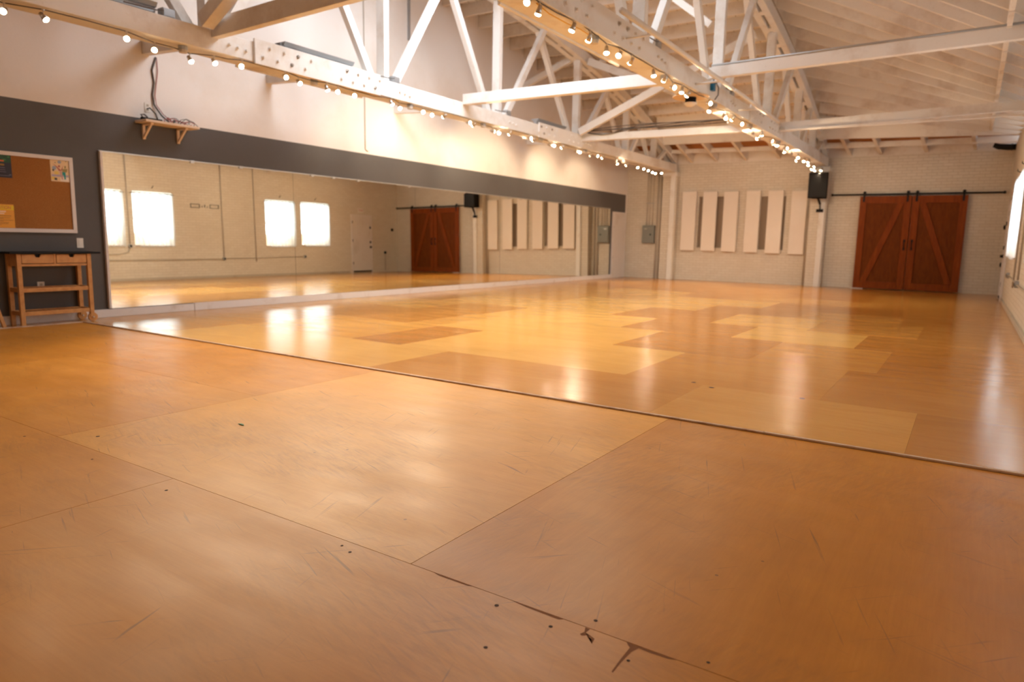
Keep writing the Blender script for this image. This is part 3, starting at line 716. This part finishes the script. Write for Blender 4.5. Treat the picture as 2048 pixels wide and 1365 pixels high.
pe = paper('attention_notice', 3.18, 3.445, 1.075, 1.332, c_('orange_paper', .80,.36,.035), 'orange and yellow notice headed ATTENTION at the cork board bottom left',
 [('yellow_header', c_('bright_yellow_print', .80,.58,.02), [rect(.0, 1.0, .76, .95)]),
  ('white_bars', c_('pale_print', .85,.62,.40), [rect(.3, .70, .66, .72), rect(.40, .64, .58, .63)]),
  ('brown_lines', c_('brown_print', .28,.13,.02), [rect(.08, .88, .50, .52), rect(.08, .85, .42, .435), rect(.08, .6, .39, .405), rect(.08, .95, .32, .335), rect(.08, .6, .28, .295), rect(.08, .78, .22, .235), rect(.08, .76, .17, .185), rect(.08, .5, .12, .135)])])
def text_mesh(txt, size, mt, parent, loc, rot, name='lettering', ext=.0004, sx=1):
    cu = bpy.data.curves.new(name, 'FONT'); cu.body = txt; cu.size = size; cu.extrude = ext; cu.align_x = 'CENTER'; cu.align_y = 'CENTER'
    o = bpy.data.objects.new(name, cu); COL.objects.link(o)
    bpy.context.view_layer.update(); dg = bpy.context.evaluated_depsgraph_get()
    me = bpy.data.meshes.new_from_object(o.evaluated_get(dg)); bpy.data.objects.remove(o)
    me.materials.clear(); me.materials.append(mt)
    r = bpy.data.objects.new(name, me); COL.objects.link(r); r.parent = parent; r.location = loc; r.rotation_euler = rot; r.scale = (sx, 1, 1)
    return r
text_mesh('ATTENTION', .046, c_('magenta_print', .62,.05,.06), pe, (.0026, -.006, .257*.855), (PI/2, 0, PI/2), sx=.86)

# ================================================================== WALL FITTINGS ON THE LEFT
def plate(name, cat, y, z, lab, kind):
    e = empty(name, (0, y, z), lab, cat)
    MB().box(.0005, .008, -.037, .037, -.058, .058).build('cover_plate', WPLASTIC, e, .002)
    if kind == 'switch': MB().box(.008, .012, -.016, .016, -.033, .033).build('rocker', WPLASTIC, e, .001)
    else:
        for s_ in (-1, 1): MB().box(.008, .010, -.015, .015, s_*.026-.014, s_*.026+.014).build('socket', PIPE, e, .001)
    return e
plate('light_switch', 'light switch', 4.115, .915, 'ivory rocker switch between the cork board and the black cart top', 'switch')
plate('wall_outlet', 'outlet', 3.66, .41, 'ivory wall outlet low behind the wooden cart', 'outlet')
plate('wall_outlet', 'outlet', 5.03, 2.63, 'white wall outlet just above the small high shelf', 'outlet')
e = empty('wall_shelf', (0, 5.22, 2.42), 'small pine shelf on two brackets high on the wall', 'shelf')
MB().box(.002, .26, -.36, .36, 0, .03).build('board', PINE, e, .004)
for y in (-.26, .20):
    m = MB(); m.box(.002, .026, y-.018, y+.018, -.19, -.001); m.bar((.015, y, -.17), (.20, y, -.012), .026, .026); m.box(.002, .22, y-.018, y+.018, -.022, -.001)
    m.build('bracket', PINE, e, .003)
SZ = 2.451
e = empty('power_strip', (.12, 5.02, SZ), 'black power strip and plug on the left of the high shelf', 'power strip')
MB().box(-.025, .025, -.14, .12, 0, .035).build('strip_body', BLACK, e, .004)
MB().tube([(-.0, -.12, .03), (.01, -.15, .06), (.0, -.10, .07), (0, -.06, .04)], .009, 6).build('cord', CABLE, e, smooth=True)
MB().tube([(-.115, .0, .16), (-.06, .01, .17), (-.02, .06, .10), (0, .07, .03)], .007, 6).build('plug_cord', BLACK, e, smooth=True)
def squiggle(n, seed, y0, y1, zr=.06):
    random.seed(seed); q = []
    for i in range(n):
        t = i/(n-1); q.append((.14+.06*math.sin(5*t+seed), y0+(y1-y0)*t+.03*math.sin(17*t+seed), SZ+.008+zr*abs(math.sin(9*t+seed*2))*(1-t*.3)))
    return q
m = MB()
for s_ in (1, 2, 3): m.tube(squiggle(22, s_, 5.17, 5.52), .0045, 5)
tag(m.build('cable_tangle', CABLER, None, smooth=True), 'tangle of reddish cables lying on the high shelf', 'cables')
m = MB(); m.tube(squiggle(22, 5, 5.28, 5.58, .08), .004, 5); m.tube([(.15, 5.36, SZ+.01), (.16, 5.45, SZ+.09), (.17, 5.55, SZ+.06), (.18, 5.62, SZ-.0)], .004, 5)
m.tube([(.16, 5.28, SZ+.01), (.15, 5.3, SZ+.05)], .012, 6)
tag(m.build('cable_tangle', CABLE, None, smooth=True), 'dark and blue cable loops at the right end of the high shelf', 'cables')
random.seed(11)
m = MB(); m.tube([(.012, 5.17, 3.27), (.014, 5.11, 3.1), (.012, 5.13, 2.95), (.012, 5.10, 2.8), (.02, 5.11, 2.68), (.06, 5.18, 2.55), (.12, 5.24, SZ+.02)], .011, 6)
tag(m.build('wall_cable', CABLE, None, smooth=True), 'thick dark cable hanging down the wall to the high shelf', 'cable')
m = MB(); m.tube([(.012, 5.18, 3.27), (.012, 5.185, 3.1), (.012, 5.16, 2.95), (.012, 5.135, 2.8), (.02, 5.14, 2.68), (.06, 5.20, 2.57), (.12, 5.28, SZ+.03)], .005, 6)
tag(m.build('wall_cable', CABLER, None, smooth=True), 'thin red cable beside the dark cable above the shelf', 'cable')
o = MB().tube([(.014, 8.83, 5.1), (.014, 8.84, 2.56), (.014, 8.90, 2.53)], .009, 6).build('conduit', WPIPE, None, smooth=True); tag(o, 'thin white conduit down the mirror wall behind the trusses', 'conduit')
o = MB().box(.002, .03, 9.93, 9.985, 4.62, 5.7).build('metal_strip', GALV, None, .003); tag(o, 'grey metal strip hanging from the roof on the mirror wall', 'metal strip')

# ================================================================== CART
e = empty('kitchen_cart', (.165, 3.70, 0), 'wooden rolling cart with black top and two drawers below the cork board', 'cart')
hy = .36; dx = .125; lw = .044
for (sx_, sy_) in ((1, -1), (1, 1), (-1, -1), (-1, 1)):
    z0 = 0 if sy_ < 0 else .055
    lg = MB().box(sx_*dx-lw/2, sx_*dx+lw/2, sy_*hy-lw/2, sy_*hy+lw/2, z0, .795).build('leg', BIRCH, e, .003)
    if sy_ > 0:
        MB().tube([(sx_*dx-.014, hy+.008, .052), (sx_*dx+.014, hy+.008, .052)], .052, 20).build('wheel', BIRCH, lg, .003)
        MB().tube([(sx_*dx-.03, hy+.008, .052), (sx_*dx+.028, hy+.008, .052)], .008, 10).build('axle', STEEL, lg)
MB().box(-.165, .165, -hy-.09, hy+.125, .796, .818).build('top', BLACKTOP, e, .004)
m = MB(); m.box(-dx+.02, dx+.012, -hy+.022, hy-.022, .66, .685); m.box(-dx-.02, -dx+.0, -hy+.02, hy-.02, .66, .795)
for s_ in (-1, 1): m.box(-dx+.022, dx-.022, s_*hy-.012, s_*hy+.012, .66, .795)
m.box(dx-.02, dx+.012, -.012, .012, .685, .795)
m.build('apron', BIRCH, e, .002)
for a, b in ((-hy+.028, -.016), (.016, hy-.028)):
    c = (a+b)/2
    m = MB(); m.poly([(a, .692), (b, .692), (b, .79), (c+.032, .79), (c+.018, .757), (c-.018, .757), (c-.032, .79), (a, .79)], 0, dx-.01, dx+.017)
    d = m.build('drawer', BIRCH, e, .002)
    MB().box(dx-.06, dx-.011, c-.04, c+.04, .745, .79).build('finger_notch', BLACK, d)
for z in (.375, .115):
    m = MB(); m.box(dx-.012, dx+.012, -hy+.022, hy-.022, z, z+.045); m.box(-dx-.012, -dx+.012, -hy+.022, hy-.022, z, z+.045)
    for s_ in (-1, 1): m.box(-dx+.022, dx-.022, s_*hy-.01, s_*hy+.01, z, z+.045)
    for k in range(13): yk = -hy+.06+k*(2*hy-.12)/12; m.box(-dx+.012, dx-.012, yk-.012, yk+.012, z+.022, z+.035)
    m.build('slatted_shelf', BIRCH, e, .001)
# folding stool at the frame edge
e = empty('wooden_stool', (.20, 2.98, 0), 'wooden stool with splayed legs at the left edge beside the cart', 'stool')
MB().box(-.12, .12, -.16, .10, .60, .625).build('seat', BIRCH, e, .004)
for sx_ in (-1, 1):
    for sy_ in (-1, 1):
        m = MB(); m.bar((sx_*.07, sy_*.055+(-.03), .60), (sx_*.12, sy_*.20-.03, .012), .035, .035, side=(1, 0, 0)); m.build('leg', BIRCH, e, .003)
m = MB(); m.bar((.105, -.18, .16), (.105, .12, .16), .02, .03); m.bar((.09, -.14, .32), (.09, .08, .32), .02, .03); m.bar((-.105, -.18, .16), (-.105, .12, .16), .02, .03)
m.build('stretcher', BIRCH, e, .002)

# ================================================================== FAR END: small door, electrical panel, acoustic panels
e = empty('door_1', (0, 19.33, 0), kind='structure')
MB().box(.003, .035, -.43, .43, .07, 1.90).build('door_leaf', DOORWHITE, e, .003)
m = MB(); m.box(.001, .045, -.47, -.43, 0, 1.95); m.box(.001, .045, .43, .455, 0, 1.95); m.box(.001, .045, -.43, .43, 1.90, 1.95); m.box(.001, .045, -.43, .43, 0, .07)
m.build('door_casing', WTRIM, e, .003)
for z in (.6, 1.5): MB().tube([(.036, -.40, z), (.05, -.40, z)], .016, 10).build('hinge', STEEL, e)
e = empty('electrical_panel', (.77, L, 1.31), 'grey electrical panel box on the back wall beside the small white door', 'electrical panel')
MB().box(-.19, .19, -.11, -.001, -.265, .265).build('cabinet', GREYBOX, e, .01)
MB().box(-.165, .165, -.118, -.11, -.24, .24).build('door', GREYBOX, e, .006)
MB().box(.06, .10, -.135, -.118, -.03, .015).build('latch', BLACK, e, .004)
MB().box(-.12, -.04, -.120, -.118, .15, .18).build('label_plate', STEEL, e)
for x, lb in ((.68, 'left'), (.76, 'middle'), (.86, 'right')):
    o = MB().tube([(x, L-.03, 1.58), (x, L-.03, 3.33)], .014, 8).build('conduit', WPIPE, None, smooth=True); tag(o, '%s one of three cream conduits rising above the grey electrical panel' % lb, 'conduit', 'conduits above the electrical panel')
o = MB().box(.64, .90, L-.048, L-.044, 2.22, 2.25).build('conduit_strap', STEEL); tag(o, 'metal strap across the conduits above the grey electrical panel', 'strap')
for x, lb in ((1.0, 'conduit left of the mirror-side pier, running floor to roof'), (1.10, 'conduit tucked against the mirror-side pier')):
    o = MB().tube([(x, L-.04, 0), (x, L-.04, 3.33)], .022, 8).build('conduit', WPIPE, None, smooth=True); tag(o, 'tall cream '+lb, 'conduit')
for x, lb in ((5.215, 'left'), (5.258, 'right')):
    o = MB().tube([(x, L-.03, 0), (x, L-.03, 3.33)], .016, 8).build('conduit', WPIPE, None, smooth=True); tag(o, 'cream conduit behind the loudspeaker pier, %s of the pair' % lb, 'conduit')
AC = [(1.78,2.20,.86,2.55,.11), (2.39,2.79,.86,2.54,.10), (2.985,3.385,.85,2.53,.10), (3.60,3.985,.845,2.54,.10), (4.19,4.585,.835,2.535,.10), (4.80,5.03,.83,2.515,.11)]
AC[5] = (4.79, 5.19, .825, 2.515, .09)
aclab = ['leftmost pale acoustic panel, nearest the mirror', 'second acoustic panel, covering the left window recess', 'third acoustic panel, right of the left recess', 'fourth acoustic panel, left of the right-hand recess', 'fifth acoustic panel, covering the right-hand recess', 'rightmost acoustic panel, beside the loudspeaker pier']
for (x0, x1, z0, z1, d), lb in zip(AC, aclab):
    e = empty('acoustic_panel', ((x0+x1)/2, L, z0), lb, 'acoustic panel', 'acoustic panels on the back wall')
    hw = (x1-x0)/2; H = z1-z0
    MB().box(-hw, hw, -d, -d+.055, 0, H).build('padded_face', PANEL, e, .012)
    m = MB(); m.box(-hw+.03, hw-.03, -d+.05, -.0, H-.10, H-.02); m.box(-hw+.03, hw-.03, -d+.05, -.0, .02, .06)
    m.build('mounting_rail', WPIPE, e)
# loudspeaker
e = empty('loudspeaker', (5.53, 19.37, 2.27), 'black loudspeaker hanging on a bracket from the pier left of the barn doors', 'speaker')
m = MB(); m.poly([(-.235, -.18), (.235, -.18), (.17, .17), (-.17, .17)], 2, 0, .64); m.build('cabinet', BLACKP, e, .015)
MB().box(-.215, .215, -.195, -.181, .02, .62).build('grille', BLACK, e, .006)
m = MB(); m.bar((0, .0, -.0), (.03, .14, -.14), .05, .04); m.bar((.03, .14, -.12), (.03, .19, -.30), .03, .04); m.box(-.06, .11, .175, .195, -.34, -.26)
m.build('bracket', BLACK, e, .004)
MB().tube([(.0, -.10, .0), (.0, -.10, -.02)], .035, 12).build('pole_socket', BLACK, e)

# barn doors
e = empty('barn_door_track', (7.62, L, 2.375), 'long black steel track above the two brown barn doors', 'door track')
MB().box(-1.855, 1.86, -.085, -.075, -.022, .022).build('rail', BLACK, e, .002)
for x in (-1.75, -.9, 0, .9, 1.78):
    MB().tube([(x, -.075, 0), (x, -.001, 0)], .014, 8).build('standoff', BLACK, e)
for x in (-1.83, 1.83): MB().box(x-.02, x+.02, -.10, -.07, -.03, .035).build('end_stop', BLACK, e, .002)
def barn_door(nm, x0, x1, hinge):
    e = empty(nm, ((x0+x1)/2, L-.08, .02), kind='structure'); hw = (x1-x0)/2; H = 2.31; fw = .155
    MB().box(-hw+.05, hw-.05, -.005, .02, .05, H-.05).build('door_panel', DOORP, e)
    m = MB(); m.box(-hw, -hw+fw, -.032, .022, 0, H); m.box(hw-fw, hw, -.032, .022, 0, H); m.box(-hw+fw, hw-fw, -.032, .022, 0, fw*1.1); m.box(-hw+fw, hw-fw, -.032, .022, H-fw*1.15, H)
    m.build('door_frame', DOORW, e, .004)
    s_ = hinge
    m = MB(); m.bar((s_*(hw-fw-.03), -.019, fw*1.05), (-s_*(hw-fw-.10), -.019, H-fw*1.05), .026, .13, side=(s_*(H-2*fw), 0, s_*(2*hw-2*fw))) if False else None
    p = Vector((s_*(hw-fw-.07), 0, fw*1.1)); q = Vector((-s_*(hw-fw-.07), 0, H-fw*1.15)); d = (q-p).normalized(); n = Vector((-d.z, 0, d.x))*.07
    m = MB(); vs = [p-n, q-n, q+n, p+n]; m.add([(v.x, -.030, v.z) for v in vs]+[(v.x, -.004, v.z) for v in vs], [(0,1,2,3), (7,6,5,4), (0,4,5,1), (1,5,6,2), (2,6,7,3), (3,7,4,0)])
    m.build('diagonal_brace', DOORW, e, .004)
    xh = -s_*(hw-.075)
    m = MB(); m.tube([(xh, -.032, 1.0), (xh, -.07, 1.0), (xh, -.07, 1.22), (xh, -.032, 1.22)], .011, 8); m.box(xh-.02, xh+.02, -.036, -.032, .98, 1.04); m.box(xh-.02, xh+.02, -.036, -.032, 1.18, 1.24)
    m.build('pull_handle', BLACK, e)
    for xx in (-hw+.09, hw-.09):
        m = MB(); m.box(xx-.022, xx+.022, -.042, -.033, H-.14, H+.10); m.tube([(xx, -.012, H+.092), (xx, .008, H+.092)], .036, 16); m.box(xx-.03, xx+.03, -.046, -.012, H+.02, H+.09)
        m.build('hanger', BLACK, e)
    return e
barn_door('door_2', 6.455, 7.60, -1)
barn_door('door_3', 7.615, 8.76, 1)
o = MB().box(6.40, 6.70, L-.16, L-.13, 0, .015).build('floor_guide', WTRIM); tag(o, 'pale floor guide at the lower left of the barn doors', 'floor guide')

# duct in the back right corner
e = empty('black_duct', (9.33, 19.55, 3.36), 'black duct elbow high in the back right corner', 'duct')
MB().tube([(-.2, .0, .06), (-.1, 0, .02), (.08, 0, 0), (.22, 0, 0)], [.05, .065, .07, .07], 14).build('duct_body', BLACK, e, smooth=True)
MB().tube([(.14, 0, 0), (.16, 0, 0)], .078, 14).build('collar', BLACK, e)

# ================================================================== RIGHT WALL: windows, curtains, door, conduits
wl = ['nearest window of the right wall', 'window second from the near end of the right wall', 'third window along the right wall', 'farthest window of the right wall', 'unseen added window of the right wall just ahead of the camera']
for i, (y0, y1, z0, z1) in enumerate(WINS):
    e = empty('window_%d' % (i+1), (W+.1, (y0+y1)/2, z0), kind='structure'); hw = (y1-y0)/2; H = z1-z0
    MB().box(.075, .08, -hw+.05, hw-.05, .05, H-.05).build('pane', PANE, e)
    m = MB(); m.box(.04, .09, -hw, hw, 0, .05); m.box(.04, .09, -hw, hw, H-.05, H); m.box(.04, .09, -hw, -hw+.05, .05, H-.05); m.box(.04, .09, hw-.05, hw, .05, H-.05); m.box(.05, .085, -hw+.05, hw-.05, H*.5-.015, H*.5+.015)
    m.build('sash', WTRIM, e, .003)
    m = MB(); m.box(-.13, .04, -hw-.0, hw+.0, -.0, .02); m.build('sill', WTRIM, e, .003)
    # curtain with grommets hanging from a rod just inside the reveal
    names = ['white grommet curtain on the window nearest the camera side, cut by the mirror edge', 'white grommet curtain pulled open at its lower corner, second window in the mirror', 'white grommet curtain on the third window, across the first mirror seam', 'white grommet curtain on the farthest window, nearest the exit door', 'white curtain on the unseen added right-wall window closest to the camera']
    c = empty('curtain', (W-.03, (y0+y1)/2, z1-.02), names[i], 'curtain', 'window curtains')
    nx, nz = 96, 14; cw = hw*2+.04; Hc = z1-z0-.0; m = MB(); vs = []; fs = []
    for a in range(nz+1):
        t = a/nz
        for b in range(nx+1):
            s_ = b/nx; yv = -cw/2+cw*s_; amp = .018+.012*t
            gather = 0
            if i in (1, 2, 3) and t > .45:   # near lower corner drawn aside
                gather = (t-.45)*.26*(1-s_)
            vs.append((amp*math.sin(s_*cw*42+.5*math.sin(t*3)), yv+gather, -Hc*t))
    for a in range(nz):
        for b in range(nx): fs.append((a*(nx+1)+b, a*(nx+1)+b+1, (a+1)*(nx+1)+b+1, (a+1)*(nx+1)+b))
    m.add(vs, fs); m.build('cloth', CURTAIN, c, smooth=True)
    r_ = MB().tube([(0, -hw-.06, -.03), (0, hw+.06, -.03)], .010, 8).build('rod', STEEL, c, smooth=True)
    for k in range(8):
        yk = -cw/2+.06+k*(cw-.12)/7
        g = MB().tube([(-.004, yk, -.03), (.004, yk, -.03)], .024, 12).build('grommet', STEEL, c)
    # hook above the window
    o = MB().tube([(W-.001, (y0+y1)/2, z1+.10), (W-.05, (y0+y1)/2, z1+.12), (W-.05, (y0+y1)/2+.02, z1+.16)], .008, 6).build('wall_hook', BLACK, None, smooth=True)
    tag(o, 'small dark hook above the '+wl[i], 'hook', 'hooks above the windows')
e = empty('door_4', (W, 18.02, 0), kind='structure')
MB().box(-.03, -.003, -.46, .46, .03, 2.02).build('door_leaf', DOORWHITE, e, .003)
m = MB(); m.box(-.045, -.001, -.50, -.46, 0, 2.07); m.box(-.045, -.001, .46, .50, 0, 2.07); m.box(-.045, -.001, -.46, .46, 2.02, 2.07); m.build('door_casing', WTRIM, e, .003)
MB().box(-.04, -.03, -.455, .455, .03, .075).build('kick_strip', BLACK, e)
for z, nm in ((1.62, 'closer_latch'), (1.10, 'pull_handle'), (.92, 'door_knob')):
    m = MB(); m.box(-.05, -.03, .38, .44, z-.04, z+.04)
    if nm == 'door_knob': m.tube([(-.03, .41, z), (-.09, .41, z)], .028, 12)
    m.build(nm, BLACK, e, .003)
for z in (.35, 1.15, 1.8): MB().box(-.05, -.03, -.475, -.45, z-.045, z+.045).build('hinge', BLACK, e)
e = empty('exit_sign', (W, 18.0, 2.22), 'small red and white EXIT sign above the white door on the window wall', 'sign')
MB().box(-.02, -.001, -.12, .12, -.075, .075).build('sign_panel', WPLASTIC, e, .003)
text_mesh('EXIT', .10, RED, e, (-.0205, 0, 0), (PI/2, 0, -PI/2), 'lettering')
def rw_pipe(pts, r_, lb, nm='conduit'):
    o = MB().tube(pts, r_, 8).build(nm, PIPE, None, smooth=True); return tag(o, lb, 'conduit')
X = W-.02
rw_pipe([(X, 12.45, .62), (X, 12.45, 3.40)], .013, 'vertical conduit rising from the round box on the window wall')
rw_pipe([(X, 13.56, .46), (X, 13.56, 3.40)], .013, 'vertical conduit just before the third window')
rw_pipe([(X, 6.2, .55), (X, 12.39, .55)], .013, 'low horizontal conduit running along the window wall to the box')
rw_pipe([(X, 12.51, .56), (X, 15.36, .60)], .011, 'low horizontal conduit between the two round boxes')
rw_pipe([(X, 9.72, 3.40), (X, 9.72, .98)], .013, 'vertical conduit between the first two windows')
rw_pipe([(X, 9.70, .86), (X, 9.66, .76), (X, 9.4, .70), (X, 8.6, .70)], .010, 'conduit curving away under the nearest window')
rw_pipe([(X, 19.2, .05), (X, 19.2, .70)], .016, 'short dark conduit in the back right corner')
for (y, z, lb) in ((12.45, .56, 'dark round box where three conduits meet on the window wall'), (15.42, .60, 'small round box under the farthest window'), (9.72, .92, 'small square box beside the nearest window'), (19.2, .72, 'small dark box in the back right corner, lower'), (19.6, 1.57, 'small black button box in the back right corner, upper')):
    e = empty('wall_box', (W, y, z), lb, 'electrical box')
    MB().tube([(-.001, 0, 0), (-.05, 0, 0)], .052, 12).build('box_body', GALV if y < 19 else BLACK, e, .003)
    MB().tube([(-.05, 0, 0), (-.056, 0, 0)], .03, 10).build('cover', BLACK, e)
for y, lb in ((11.62, 'left'), (12.22, 'right')):
    e = empty('wall_bracket', (W, y, 2.06), 'rusty rectangular bracket outline high on the window wall, %s of two in the mirror' % lb, 'bracket', 'rectangular brackets on the window wall')
    m = MB(); m.box(-.02, -.001, -.14, .14, -.055, -.043); m.box(-.02, -.001, -.14, .14, .043, .055); m.box(-.02, -.001, -.14, -.128, -.043, .043); m.box(-.02, -.001, .128, .14, -.043, .043)
    m.build('frame', CABLE, e)
for k, y in enumerate((11.84, 11.92, 12.0)):
    o = MB().box(W-.015, W-.001, y-.012, y+.012, 2.03, 2.10 if k == 1 else 2.06).build('wall_bolt', CABLE); tag(o, ('short', 'taller middle', 'short right')[k]+' metal stub between the two rectangular wall brackets', 'bolt')

# ================================================================== SMALL THINGS ON THE FLOOR
m = MB(); q = [(0,0), (.02,.008), (.045,.006), (.06,-.004), (.04,-.006), (.02,-.004)]
m.add([(x, y, .0015+.004*math.sin(x*50)) for x, y in q]+[(x, y, .0005) for x, y in q], [tuple(range(6)), tuple(range(11, 5, -1))]+[(i, (i+1) % 6, (i+1) % 6+6, i+6) for i in range(6)])
o = m.build('leaf_scrap', GREENM); o.location = (5.59, 2.30, .0006); tag(o, 'tiny green scrap lying on the near plywood floor', 'scrap')
